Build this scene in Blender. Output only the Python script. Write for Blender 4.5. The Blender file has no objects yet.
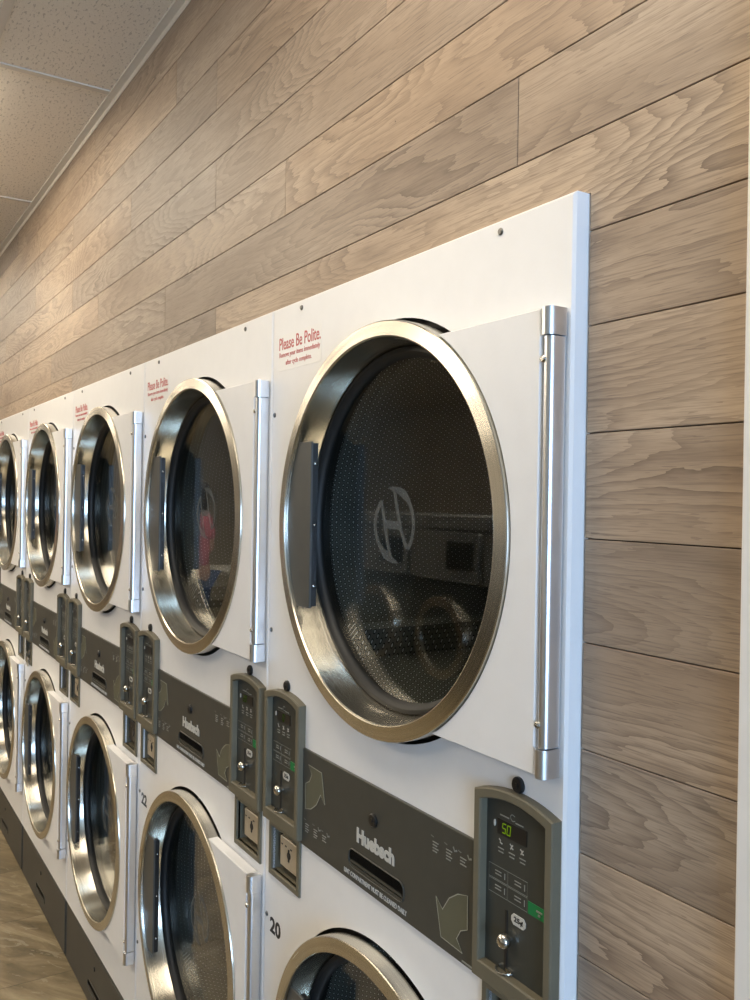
import bpy, bmesh, math, random
from mathutils import Vector, Matrix
random.seed(7)
sc = bpy.context.scene
COL = sc.collection
PI = math.pi
ZO = 1.615                      # camera height above the floor
W = 0.8                         # width of one stacked dryer
ZT = ZO + 0.3573                # top of the dryers
WALL_Y = 0.022                  # face of the plank wall
CEIL = ZO + 1.240

# ------------------------------------------------------------------ materials
MATS = {}
class NT:
    def __init__(s, name):
        s.m = bpy.data.materials.new(name); s.m.use_nodes = True
        s.t = s.m.node_tree; s.n = s.t.nodes; s.l = s.t.links
        s.n.clear(); s.out = s.n.new('ShaderNodeOutputMaterial')
    def add(s, typ, **kw):
        nd = s.n.new(typ)
        for k, v in kw.items():
            if k.startswith('i_'):
                key = k[2:]; key = int(key) if key.isdigit() else key.replace('_', ' ')
                s.put(nd.inputs[key], v)
            else: setattr(nd, k, v)
        return nd
    def put(s, sock, v):
        if isinstance(v, bpy.types.NodeSocket): s.l.new(v, sock)
        else: sock.default_value = v
    def math(s, op, a, b=0.0, c=0.0):
        nd = s.n.new('ShaderNodeMath'); nd.operation = op
        for i, v in enumerate((a, b, c)): s.put(nd.inputs[i], v)
        return nd.outputs[0]
    def vmath(s, op, a, b=(0, 0, 0)):
        nd = s.n.new('ShaderNodeVectorMath'); nd.operation = op
        s.put(nd.inputs[0], a); s.put(nd.inputs[1], b)
        return nd.outputs[0]
    def noise(s, vec, scale, detail=2.0, rough=0.5, dist=0.0):
        nd = s.n.new('ShaderNodeTexNoise')
        s.put(nd.inputs['Vector'], vec); nd.inputs['Scale'].default_value = scale
        nd.inputs['Detail'].default_value = detail; nd.inputs['Roughness'].default_value = rough
        nd.inputs['Distortion'].default_value = dist
        return nd.outputs[0]
    def ramp(s, fac, stops, interp='LINEAR'):
        nd = s.n.new('ShaderNodeValToRGB'); cr = nd.color_ramp; cr.interpolation = interp
        while len(cr.elements) < len(stops): cr.elements.new(0.5)
        for e, (p, c) in zip(cr.elements, stops):
            e.position = p; e.color = tuple(c) + (1,) if len(c) == 3 else c
        s.put(nd.inputs[0], fac); return nd.outputs[0]
    def mixc(s, fac, a, b, mode='MIX'):
        nd = s.n.new('ShaderNodeMix'); nd.data_type = 'RGBA'; nd.blend_type = mode
        s.put(nd.inputs[0], fac)
        for i, v in ((6, a), (7, b)):
            if not isinstance(v, bpy.types.NodeSocket) and len(v) == 3: v = tuple(v) + (1,)
            s.put(nd.inputs[i], v)
        return nd.outputs[2]
    def comb(s, x, y, z):
        nd = s.n.new('ShaderNodeCombineXYZ')
        for i, v in enumerate((x, y, z)): s.put(nd.inputs[i], v)
        return nd.outputs[0]
    def sep(s, v):
        nd = s.n.new('ShaderNodeSeparateXYZ'); s.put(nd.inputs[0], v); return nd.outputs
    def bump(s, h, strength, dist=0.001):
        nd = s.n.new('ShaderNodeBump'); nd.inputs['Strength'].default_value = strength
        nd.inputs['Distance'].default_value = dist; s.put(nd.inputs['Height'], h); return nd.outputs[0]
    def pbr(s, col, rough=0.5, metal=0.0, normal=None, spec=0.5, **kw):
        p = s.n.new('ShaderNodeBsdfPrincipled')
        if not isinstance(col, bpy.types.NodeSocket): col = tuple(col) + (1,)
        s.put(p.inputs['Base Color'], col); s.put(p.inputs['Roughness'], rough)
        s.put(p.inputs['Metallic'], metal); p.inputs['Specular IOR Level'].default_value = spec
        if normal is not None: s.put(p.inputs['Normal'], normal)
        for k, v in kw.items(): s.put(p.inputs[k.replace('_', ' ')], v)
        s.l.new(p.outputs[0], s.out.inputs[0]); return p
    def done(s): MATS[s.m.name] = s.m; return s.m

def simple(name, col, rough=0.5, metal=0.0, var=0.06, scale=30.0, bump=0.0, bscale=200.0, spec=0.5):
    t = NT(name); tc = t.add('ShaderNodeTexCoord').outputs['Object']
    n = t.noise(tc, scale, 3.0)
    dk = tuple(c * (1 - var) for c in col); lt = tuple(min(1, c * (1 + var)) for c in col)
    c = t.ramp(n, [(0.3, dk), (0.7, lt)])
    nm = t.bump(t.noise(tc, bscale, 2.0), bump, 0.001) if bump else None
    t.pbr(c, rough, metal, nm, spec); return t.done()

simple('white_enamel', (0.80, 0.795, 0.785), 0.38, bump=0.10, bscale=260, var=0.012)
simple('white_plastic', (0.80, 0.79, 0.77), 0.4, var=0.02)
simple('olive_grey_metal', (0.142, 0.126, 0.086), 0.50, var=0.05, spec=0.3)
simple('dark_face', (0.040, 0.043, 0.037), 0.40, var=0.05)
simple('lint_grey', (0.052, 0.052, 0.044), 0.42, var=0.06)
simple('arrow_fill', (0.105, 0.105, 0.070), 0.45)
simple('arrow_line', (0.36, 0.37, 0.31), 0.45)
simple('label_white', (0.50, 0.50, 0.465), 0.5)
simple('print_grey', (0.24, 0.25, 0.23), 0.5)
simple('tag_green', (0.005, 0.19, 0.055), 0.45)
simple('ink_black', (0.012, 0.012, 0.012), 0.5)
simple('ink_red', (0.50, 0.10, 0.095), 0.5)
simple('black_plastic', (0.010, 0.010, 0.010), 0.35)
simple('black_rubber', (0.012, 0.012, 0.011), 0.55)
simple('handle_grey', (0.070, 0.071, 0.064), 0.42)
simple('slot_shade', (0.010, 0.010, 0.009), 0.7)
simple('chrome', (0.60, 0.58, 0.53), 0.20, 1.0, var=0.03)
simple('zinc_screw', (0.16, 0.16, 0.155), 0.30, 1.0)
simple('vault_steel', (0.52, 0.44, 0.32), 0.42, 0.35, var=0.05)
simple('aluminium', (0.80, 0.815, 0.83), 0.30, 1.0, var=0.02)
simple('base_grey', (0.055, 0.051, 0.040), 0.5, var=0.08, scale=8)
simple('trim_white', (0.80, 0.77, 0.72), 0.5, var=0.02)
simple('tbar_white', (0.70, 0.64, 0.55), 0.6, var=0.02)
simple('far_wall_paint', (0.70, 0.65, 0.56), 0.8, var=0.04, scale=3)
simple('washer_grey', (0.030, 0.034, 0.037), 0.4)
simple('washer_light', (0.26, 0.27, 0.27), 0.45)
simple('table_top', (0.55, 0.54, 0.50), 0.4)
simple('skin', (0.55, 0.33, 0.24), 0.55)
simple('pink_cloth', (0.55, 0.17, 0.22), 0.8, bump=0.3, bscale=120)
simple('denim', (0.045, 0.085, 0.20), 0.85, bump=0.3, bscale=160)
simple('hair', (0.025, 0.016, 0.011), 0.55, var=0.3, scale=60)
simple('sole', (0.5, 0.5, 0.5), 0.7)
simple('notice_film', (0.80, 0.79, 0.765), 0.30, var=0.01)

def m_brushed():
    t = NT('brushed_steel'); tc = t.add('ShaderNodeTexCoord').outputs['Object']
    x, y, z = t.sep(tc)
    r = t.math('SQRT', t.math('ADD', t.math('MULTIPLY', x, x), t.math('MULTIPLY', z, z)))
    ang = t.math('ARCTAN2', z, x)
    v = t.comb(t.math('MULTIPLY', r, 420.0), t.math('MULTIPLY', y, 420.0), t.math('MULTIPLY', ang, 1.2))
    st = t.noise(v, 1.0, 2.0)
    col = t.ramp(st, [(0.25, (0.59, 0.560, 0.485)), (0.75, (0.73, 0.70, 0.61))])
    cloud = t.noise(tc, 9.0, 2.0)
    rough = t.math('ADD', t.math('MULTIPLY', st, 0.08), t.math('ADD', 0.17, t.math('MULTIPLY', cloud, 0.08)))
    tg = t.add('ShaderNodeTangent', direction_type='RADIAL', axis='Y').outputs[0]
    t.pbr(col, rough, 1.0, Anisotropic=0.75, Anisotropic_Rotation=0.25, Tangent=tg); return t.done()
m_brushed()

def m_glass(name, tint, boost=1.0):
    t = NT(name)
    lw = t.add('ShaderNodeLayerWeight', i_Blend=0.5).outputs['Facing']
    f = t.math('ADD', t.math('MULTIPLY', t.math('POWER', lw, 5.0), 0.96 * boost), 0.04 * boost)
    tr = t.add('ShaderNodeBsdfTransparent', i_Color=tuple(tint) + (1,))
    gl = t.add('ShaderNodeBsdfAnisotropic'); gl.inputs['Roughness'].default_value = 0.015
    gl.inputs['Color'].default_value = (1, 1, 1, 1)
    mx = t.add('ShaderNodeMixShader'); t.put(mx.inputs[0], f)
    t.l.new(tr.outputs[0], mx.inputs[1]); t.l.new(gl.outputs[0], mx.inputs[2])
    t.l.new(mx.outputs[0], t.out.inputs[0]); return t.done()
m_glass('door_glass', (0.85, 0.86, 0.84))
m_glass('window_glass', (0.95, 0.97, 0.98))

def m_frost():
    t = NT('frosted_print')
    tr = t.add('ShaderNodeBsdfTransparent', i_Color=(1, 1, 1, 1))
    df = t.add('ShaderNodeBsdfDiffuse', i_Color=(0.16, 0.17, 0.17, 1))
    mx = t.add('ShaderNodeMixShader'); mx.inputs[0].default_value = 0.45
    t.l.new(tr.outputs[0], mx.inputs[1]); t.l.new(df.outputs[0], mx.inputs[2])
    t.l.new(mx.outputs[0], t.out.inputs[0]); return t.done()
m_frost()

def m_drum():
    t = NT('perforated_drum'); tc = t.add('ShaderNodeTexCoord').outputs['Object']
    x, y, z = t.sep(tc)
    r = t.math('SQRT', t.math('ADD', t.math('MULTIPLY', x, x), t.math('MULTIPLY', z, z)))
    ang = t.math('ARCTAN2', z, x)
    p = 0.0095
    u = t.math('DIVIDE', t.math('MULTIPLY', ang, 0.345), p); v = t.math('DIVIDE', y, p)
    row = t.math('FLOOR', v)
    u2 = t.math('ADD', u, t.math('MULTIPLY', t.math('MODULO', t.math('ABSOLUTE', row), 2.0), 0.5))
    fu = t.math('SUBTRACT', t.math('FRACT', u2), 0.5); fv = t.math('SUBTRACT', t.math('FRACT', v), 0.5)
    d = t.math('SQRT', t.math('ADD', t.math('MULTIPLY', fu, fu), t.math('MULTIPLY', fv, fv)))
    hole = t.math('LESS_THAN', d, 0.17)
    rim = t.math('MULTIPLY', t.math('GREATER_THAN', d, 0.17), t.math('LESS_THAN', d, 0.30))
    base = t.ramp(t.noise(tc, 14.0, 3.0), [(0.3, (0.155, 0.158, 0.140)), (0.7, (0.215, 0.217, 0.195))])
    c = t.mixc(rim, base, (0.035, 0.036, 0.034)); c = t.mixc(hole, c, (0.85, 0.88, 0.88))  # bright dots paint light caught in the perforations into the drum colour
    rough = t.math('ADD', 0.38, t.math('MULTIPLY', rim, -0.15))
    t.pbr(c, rough, 0.25); return t.done()
m_drum()

def m_emit(name, col, strength):
    t = NT(name); tc = t.add('ShaderNodeTexCoord').outputs['Object']
    n = t.noise(tc, 20.0, 2.0)
    e = t.add('ShaderNodeEmission'); 
    t.put(e.inputs[0], t.ramp(n, [(0.3, tuple(c * .97 for c in col)), (0.7, col)]))
    e.inputs[1].default_value = strength
    t.l.new(e.outputs[0], t.out.inputs[0]); return t.done()
m_emit('lamp_diffuser', (1.0, 0.875, 0.70), 10.0)
m_emit('digit_green', (0.50, 0.90, 0.03), 0.25)
m_emit('digit_dim', (0.45, 0.9, 0.03), 0.06)

def m_wood():
    t = NT('oak_plank'); uv = t.add('ShaderNodeUVMap').outputs[0]
    at = t.add('ShaderNodeAttribute', attribute_name='plank_id')
    pid = at.outputs['Fac']
    u, v, _ = t.sep(uv)
    s1 = t.math('MULTIPLY', pid, 13.7)
    # growth-ring contours: long flowing cathedral figures, different on every plank
    q = t.comb(t.math('ADD', t.math('MULTIPLY', u, 1.15), s1), t.math('MULTIPLY', v, 5.2), t.math('MULTIPLY', pid, 7.3))
    field = t.noise(q, 1.0, 1.5, 0.45)
    wob = t.noise(t.comb(t.math('ADD', t.math('MULTIPLY', u, 9.0), s1), t.math('MULTIPLY', v, 60.0), pid), 1.0, 3.0)
    ph = t.math('ADD', t.math('MULTIPLY', field, 30.0), t.math('MULTIPLY', wob, 1.7))
    ring = t.math('FRACT', ph)
    ringc = t.math('POWER', ring, 2.2)
    mask = t.noise(t.comb(t.math('ADD', t.math('MULTIPLY', u, 2.0), s1), t.math('MULTIPLY', v, 9.0), t.math('MULTIPLY', pid, 3.1)), 1.0, 2.0)
    maskc = t.math('MULTIPLY', t.math('SUBTRACT', mask, 0.30), 2.4); 
    mk = t.add('ShaderNodeClamp', i_Value=maskc).outputs[0]
    # fine fibre and pores
    fib = t.noise(t.comb(t.math('ADD', t.math('MULTIPLY', u, 8.0), s1), t.math('MULTIPLY', v, 260.0), pid), 1.0, 3.0, 0.65)
    pore = t.noise(t.comb(t.math('ADD', t.math('MULTIPLY', u, 26.0), s1), t.math('MULTIPLY', v, 300.0), t.math('ADD', pid, 4.0)), 1.0, 1.0)
    porec = t.math('GREATER_THAN', pore, 0.68)
    tone = t.noise(t.comb(t.math('ADD', t.math('MULTIPLY', u, 1.6), s1), t.math('MULTIPLY', v, 7.0), t.math('MULTIPLY', pid, 1.7)), 1.0, 2.0)
    base = t.ramp(tone, [(0.25, (0.300, 0.214, 0.142)), (0.5, (0.402, 0.298, 0.204)), (0.75, (0.505, 0.390, 0.278))])
    c = t.mixc(t.math('MULTIPLY', t.math('MULTIPLY', ringc, mk), 0.86), base, (0.130, 0.088, 0.060))
    c = t.mixc(t.math('MULTIPLY', t.math('ABSOLUTE', t.math('SUBTRACT', fib, 0.5)), 3.4), c, (0.17, 0.124, 0.088))
    c = t.mixc(t.math('MULTIPLY', porec, 0.42), c, (0.16, 0.11, 0.08))
    knot = t.add('ShaderNodeTexVoronoi', feature='F1'); 
    t.put(knot.inputs['Vector'], t.comb(t.math('ADD', t.math('MULTIPLY', u, 5.0), s1), t.math('MULTIPLY', v, 8.0), 0.0)); knot.inputs['Scale'].default_value = 1.0
    kd = t.math('LESS_THAN', knot.outputs['Distance'], 0.022)
    c = t.mixc(t.math('MULTIPLY', kd, 0.75), c, (0.05, 0.035, 0.025))
    pv = t.add('ShaderNodeTexWhiteNoise', noise_dimensions='1D'); t.put(pv.inputs['W'], pid)
    hs = t.add('ShaderNodeHueSaturation'); t.put(hs.inputs['Color'], c)
    t.put(hs.inputs['Value'], t.math('ADD', 0.84, t.math('MULTIPLY', pv.outputs[0], 0.30)))
    t.put(hs.inputs['Saturation'], t.math('ADD', 0.84, t.math('MULTIPLY', pv.outputs[0], 0.16)))
    t.pbr(hs.outputs[0], 0.52, 0.0, t.bump(fib, 0.12, 0.001), 0.4); return t.done()
m_wood()
simple('plank_gap', (0.05, 0.034, 0.024), 0.8)

def m_ceil():
    t = NT('acoustic_tile'); tc = t.add('ShaderNodeTexCoord').outputs['Object']
    x, y, z = t.sep(tc)
    n1 = t.noise(t.comb(t.math('MULTIPLY', x, 60.0), t.math('MULTIPLY', y, 140.0), 0.0), 1.0, 2.0, 0.6)
    pits = t.math('GREATER_THAN', n1, 0.61)
    n2 = t.noise(tc, 300.0, 2.0)
    c = t.ramp(n2, [(0.3, (0.80, 0.73, 0.62)), (0.7, (0.87, 0.80, 0.69))])
    c = t.mixc(t.math('MULTIPLY', pits, 0.50), c, (0.34, 0.29, 0.23))
    t.pbr(c, 0.9, 0.0, t.bump(n1, 0.3, 0.002), 0.2); return t.done()
m_ceil()

def m_floor():
    t = NT('slate_vinyl'); tc = t.add('ShaderNodeTexCoord').outputs['Object']
    x, y, z = t.sep(tc)
    tx = t.math('FLOOR', t.math('DIVIDE', x, 0.46)); ty = t.math('FLOOR', t.math('DIVIDE', y, 0.46))
    w = t.add('ShaderNodeTexWhiteNoise', noise_dimensions='2D'); t.put(w.inputs[0], t.comb(tx, ty, 0.0))
    rv = w.outputs[0]
    a = t.math('ADD', t.math('MULTIPLY', x, 0.8), t.math('MULTIPLY', y, 0.6)); b = t.math('SUBTRACT', t.math('MULTIPLY', y, 0.8), t.math('MULTIPLY', x, 0.6))
    n1 = t.noise(t.comb(t.math('MULTIPLY', a, 3.2), t.math('MULTIPLY', b, 11.0), t.math('MULTIPLY', rv, 20.0)), 1.0, 6.0, 0.62, 0.8)
    n2 = t.noise(t.comb(t.math('MULTIPLY', a, 9.0), t.math('MULTIPLY', b, 30.0), t.math('MULTIPLY', rv, 9.0)), 1.0, 4.0, 0.6, 1.0)
    c = t.ramp(n1, [(0.28, (0.080, 0.060, 0.031)), (0.45, (0.160, 0.122, 0.066)), (0.58, (0.235, 0.183, 0.105)), (0.75, (0.36, 0.30, 0.19))])
    c = t.mixc(t.math('MULTIPLY', t.math('GREATER_THAN', n2, 0.62), 0.35), c, (0.36, 0.32, 0.23))
    gx = t.math('FRACT', t.math('DIVIDE', x, 0.46)); gy = t.math('FRACT', t.math('DIVIDE', y, 0.46))
    g = t.math('MAXIMUM', t.math('LESS_THAN', gx, 0.006), t.math('LESS_THAN', gy, 0.006))
    c = t.mixc(t.math('MULTIPLY', g, 0.7), c, (0.04, 0.033, 0.022))
    t.pbr(c, 0.38, 0.0, t.bump(n1, 0.15, 0.002), 0.4); return t.done()
m_floor()

# ------------------------------------------------------------------ mesh tools
class MB:
    def __init__(s): s.v = []; s.f = []; s.mi = []
    def face(s, idx, mi=0): s.f.append(tuple(idx)); s.mi.append(mi)
    def quad(s, a, b, c, d, mi=0):
        i = len(s.v); s.v += [a, b, c, d]; s.face((i, i+1, i+2, i+3), mi)
    def box(s, x0, x1, y0, y1, z0, z1, mi=0, skip=''):
        i = len(s.v)
        s.v += [(x0,y0,z0),(x1,y0,z0),(x1,y1,z0),(x0,y1,z0),(x0,y0,z1),(x1,y0,z1),(x1,y1,z1),(x0,y1,z1)]
        for k, q in (('b',(0,3,2,1)),('t',(4,5,6,7)),('f',(0,1,5,4)),('k',(2,3,7,6)),('l',(3,0,4,7)),('r',(1,2,6,5))):
            if k not in skip: s.face([i+j for j in q], mi)
    def prism(s, pts, y0, y1, mi=0, mside=None, cham=0.0):
        """polygon pts [(x,z)] counter-clockwise seen from the front (-y); y0 front, y1 back"""
        n = len(pts); i = len(s.v)
        if cham:
            ins = inset(pts, cham)
            s.v += [(x, y0, z) for x, z in ins] + [(x, y0 + cham, z) for x, z in pts] + [(x, y1, z) for x, z in pts]
            s.face([i + k for k in range(n)], mi)
            for a in range(n):
                b = (a + 1) % n
                s.face((i+a, i+n+a, i+n+b, i+b), mi)
                s.face((i+n+a, i+2*n+a, i+2*n+b, i+n+b), mi if mside is None else mside)
            s.face([i + 2*n + k for k in reversed(range(n))], mi)
        else:
            s.v += [(x, y0, z) for x, z in pts] + [(x, y1, z) for x, z in pts]
            s.face([i + k for k in range(n)], mi)
            for a in range(n):
                b = (a + 1) % n
                s.face((i+a, i+n+a, i+n+b, i+b), mi if mside is None else mside)
            s.face([i + n + k for k in reversed(range(n))], mi)
    def lathe(s, prof, n=96, cx=0.0, cz=0.0, closed=False, mi=0):
        """profile [(r, y)] turned about the y axis"""
        i = len(s.v); m = len(prof)
        for k in range(n):
            a = 2*PI*k/n
            for r, y in prof: s.v.append((cx + r*math.cos(a), y, cz + r*math.sin(a)))
        for k in range(n):
            k2 = (k+1) % n
            for j in range(m if closed else m-1):
                j2 = (j+1) % m
                s.face((i+k*m+j, i+k2*m+j, i+k2*m+j2, i+k*m+j2), mi)
    def disc(s, r, y, n=96, cx=0.0, cz=0.0, mi=0, flip=False):
        i = len(s.v)
        s.v += [(cx + r*math.cos(2*PI*k/n), y, cz + r*math.sin(2*PI*k/n)) for k in range(n)]
        s.face([i+k for k in (reversed(range(n)) if flip else range(n))], mi)
    def cyl_y(s, cx, cz, r, y0, y1, n=20, mi=0, dome=0.0):
        pts = [(cx + r*math.cos(2*PI*k/n), cz + r*math.sin(2*PI*k/n)) for k in range(n)]
        s.prism(pts, y0, y1, mi, cham=dome)
    def tube(s, path, r, n=10, mi=0, cap=True):
        i = len(s.v); P = [Vector(p) for p in path]; m = len(P)
        R = r if isinstance(r, (list, tuple)) else [r]*m
        for k in range(m):
            d = (P[min(k+1, m-1)] - P[max(k-1, 0)]).normalized()
            up = Vector((0, 0, 1)) if abs(d.z) < 0.9 else Vector((1, 0, 0))
            a = d.cross(up).normalized(); b = d.cross(a)
            for j in range(n):
                t = 2*PI*j/n; q = P[k] + a*R[k]*math.cos(t) + b*R[k]*math.sin(t); s.v.append(tuple(q))
        for k in range(m-1):
            for j in range(n):
                j2 = (j+1) % n
                s.face((i+k*n+j, i+k*n+j2, i+(k+1)*n+j2, i+(k+1)*n+j), mi)
        if cap:
            s.face([i+j for j in reversed(range(n))], mi); s.face([i+(m-1)*n+j for j in range(n)], mi)
    def sphere(s, c, r, n=16, m=10, mi=0, sc=(1,1,1)):
        i = len(s.v)
        for a in range(m+1):
            t = PI*a/m
            for b in range(n):
                p = 2*PI*b/n
                s.v.append((c[0]+r*sc[0]*math.sin(t)*math.cos(p), c[1]+r*sc[1]*math.sin(t)*math.sin(p), c[2]+r*sc[2]*math.cos(t)))
        for a in range(m):
            for b in range(n):
                b2 = (b+1) % n
                s.face((i+a*n+b, i+(a+1)*n+b, i+(a+1)*n+b2, i+a*n+b2), mi)
    def frame(s, outer, inner, yf, yb, yi, cham=0.0, mi=0):
        """front ring between two loops of equal count, outer walls back to yb, inner walls back to yi"""
        n = len(outer); i = len(s.v)
        oc = inset(outer, cham) if cham else outer; ic = inset(inner, -cham) if cham else inner
        s.v += [(x, yb, z) for x, z in outer] + [(x, yf+cham, z) for x, z in outer] + [(x, yf, z) for x, z in oc]
        s.v += [(x, yf, z) for x, z in ic] + [(x, yf+cham, z) for x, z in inner] + [(x, yi, z) for x, z in inner]
        for L in range(5):
            for a in range(n):
                b = (a+1) % n
                s.face((i+L*n+b, i+L*n+a, i+(L+1)*n+a, i+(L+1)*n+b), mi)
    def build(s, name, mat, parent=None, loc=(0,0,0), smooth=40):
        me = bpy.data.meshes.new(name); me.from_pydata(s.v, [], s.f)
        ms = mat if isinstance(mat, (list, tuple)) else [mat]
        for m in ms: me.materials.append(MATS[m])
        for p, mi in zip(me.polygons, s.mi): p.material_index = mi
        bm = bmesh.new(); bm.from_mesh(me)
        bmesh.ops.remove_doubles(bm, verts=bm.verts, dist=1e-6)
        bmesh.ops.recalc_face_normals(bm, faces=bm.faces)
        bm.to_mesh(me); bm.free()
        if smooth:
            me.shade_smooth(); me.set_sharp_from_angle(angle=math.radians(smooth))
        o = bpy.data.objects.new(name, me); COL.objects.link(o); o.location = loc
        if parent: o.parent = parent
        return o

def inset(pts, d):
    n = len(pts); out = []
    for k in range(n):
        p0 = Vector(pts[k-1]); p1 = Vector(pts[k]); p2 = Vector(pts[(k+1) % n])
        e1 = (p1-p0).normalized(); e2 = (p2-p1).normalized()
        n1 = Vector((-e1.y, e1.x)); n2 = Vector((-e2.y, e2.x))
        b = n1 + n2
        if b.length < 1e-6: b = n1
        b.normalize(); c = max(0.35, b.dot(n1))
        out.append(tuple(p1 + b*(d/c)))
    return out

def rrect(x0, x1, z0, z1, r, n=5):
    pts = []
    for cx, cz, a0 in ((x1-r, z0+r, -90), (x1-r, z1-r, 0), (x0+r, z1-r, 90), (x0+r, z0+r, 180)):
        for k in range(n+1):
            a = math.radians(a0 + 90*k/n); pts.append((cx + r*math.cos(a), cz + r*math.sin(a)))
    return pts

def text_mb(mb, s, x0, x1, z0, z1, y, bold=0.0, mi=0, depth=0.0005):
    """flat raised lettering filling the given box"""
    cu = bpy.data.curves.new('t', 'FONT'); cu.body = s; cu.size = 1.0; cu.offset = bold; cu.resolution_u = 3
    o = bpy.data.objects.new('t', cu); COL.objects.link(o)
    dg = bpy.context.evaluated_depsgraph_get(); dg.update()
    me = bpy.data.meshes.new_from_object(o.evaluated_get(dg))
    xs = [v.co.x for v in me.vertices]; ys = [v.co.y for v in me.vertices]
    ax, bx, ay, by = min(xs), max(xs), min(ys), max(ys)
    i = len(mb.v)
    for v in me.vertices:
        mb.v.append((x0 + (v.co.x-ax)/(bx-ax)*(x1-x0), y, z0 + (v.co.y-ay)/(by-ay)*(z1-z0)))
    for p in me.polygons: mb.face([i+k for k in p.vertices], mi)
    # edge skirt so the print has a little thickness
    ec = {}
    for p in me.polygons:
        for e in p.edge_keys: ec[e] = ec.get(e, 0) + 1
    for (a, b), c in ec.items():
        if c == 1:
            A, B = mb.v[i+a], mb.v[i+b]; j = len(mb.v)
            mb.v += [(A[0], y+depth, A[2]), (B[0], y+depth, B[2])]
            mb.face((i+a, i+b, j+1, j), mi)
    bpy.data.objects.remove(o); bpy.data.curves.remove(cu); bpy.data.meshes.remove(me)

def ribbon(mb, pts, w, y, mi=0, closed=False, depth=0.0004):
    """flat stroke along pts [(x,z)], width w or list of widths"""
    n = len(pts); L = []; R = []
    for k in range(n):
        a = Vector(pts[k-1] if (k or closed) else pts[0]); b = Vector(pts[(k+1) % n] if (k < n-1 or closed) else pts[-1])
        d = (b-a).normalized(); nn = Vector((-d.y, d.x)); ww = (w[k] if isinstance(w, list) else w)/2
        p = Vector(pts[k]); L.append(p+nn*ww); R.append(p-nn*ww)
    m = n if closed else n-1
    for k in range(m):
        k2 = (k+1) % n; i = len(mb.v)
        q = [L[k], R[k], R[k2], L[k2]]
        mb.v += [(p.x, y, p.y) for p in q] + [(p.x, y+depth, p.y) for p in q]
        mb.face((i, i+1, i+2, i+3), mi); mb.face((i, i+4, i+5, i+1), mi); mb.face((i+2, i+6, i+7, i+3), mi)

def empty(name, loc, label=None, cat=None, group=None, rz=0.0):
    o = bpy.data.objects.new(name, None); COL.objects.link(o); o.location = loc; o.rotation_euler = (0, 0, rz)
    o.empty_display_size = 0.1
    if label: tag(o, label, cat, group)
    return o
def tag(o, label, cat, group=None):
    o['label'] = label; o['category'] = cat
    if group: o['group'] = group
def struct(o): o['kind'] = 'structure'; return o
def copy_tree(o, parent=None, skip=()):
    c = o.copy(); COL.objects.link(c)
    if parent: c.parent = parent
    for ch in list(o.children):
        if ch.name.split('.')[0] in skip: continue
        copy_tree(ch, c, skip)
    return c

# ------------------------------------------------------------------ stacked dryer (built once with its right edge at x = 0)
CX = -0.389
CZ = (ZO - 0.0480, ZO - 1.0030)
HOLE_R = 0.319

def plate_cells(mb, x0, x1, z0, z1, holes, y):
    """flat sheet with circular or rectangular openings; holes: ('c',cx,cz,r) or ('r',x0,x1,z0,z1)"""
    bm = bmesh.new(); loops = [[(x0, z0), (x1, z0), (x1, z1), (x0, z1)]]
    for h in holes:
        if h[0] == 'c': loops.append([(h[1]+h[3]*math.cos(2*PI*k/96), h[2]+h[3]*math.sin(2*PI*k/96)) for k in range(96)])
        else: loops.append([(h[1], h[3]), (h[2], h[3]), (h[2], h[4]), (h[1], h[4])])
    for L in loops:
        vs = [bm.verts.new((p[0], y, p[1])) for p in L]
        for k in range(len(vs)): bm.edges.new((vs[k-1], vs[k]))
    bmesh.ops.triangle_fill(bm, use_beauty=True, use_dissolve=False, edges=bm.edges[:], normal=(0, -1, 0))
    bm.verts.index_update(); i = len(mb.v)
    mb.v += [tuple(v.co) for v in bm.verts]
    for f in bm.faces: mb.face([i+v.index for v in f.verts])
    bm.free()
    for L in loops[1:]:
        for k in range(len(L)):
            a, b = L[k-1], L[k]
            mb.quad((a[0], y, a[1]), (b[0], y, b[1]), (b[0], y+0.004, b[1]), (a[0], y+0.004, a[1]))

METER_X = (-0.0775, -0.7120)     # right meter, left meter
COIN = 0.0515                    # half width of the opening of a coin box
Z_BOX = (ZO - 0.7035, ZO - 0.6225)

def meter_outline(hw, zb, zc, rise, n=10):
    pts = [(-hw, zb), (hw, zb)]
    for k in range(n+1):
        x = hw - 2*hw*k/n; pts.append((x, zc + rise*(1-(x/hw)**2)))
    return pts

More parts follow.
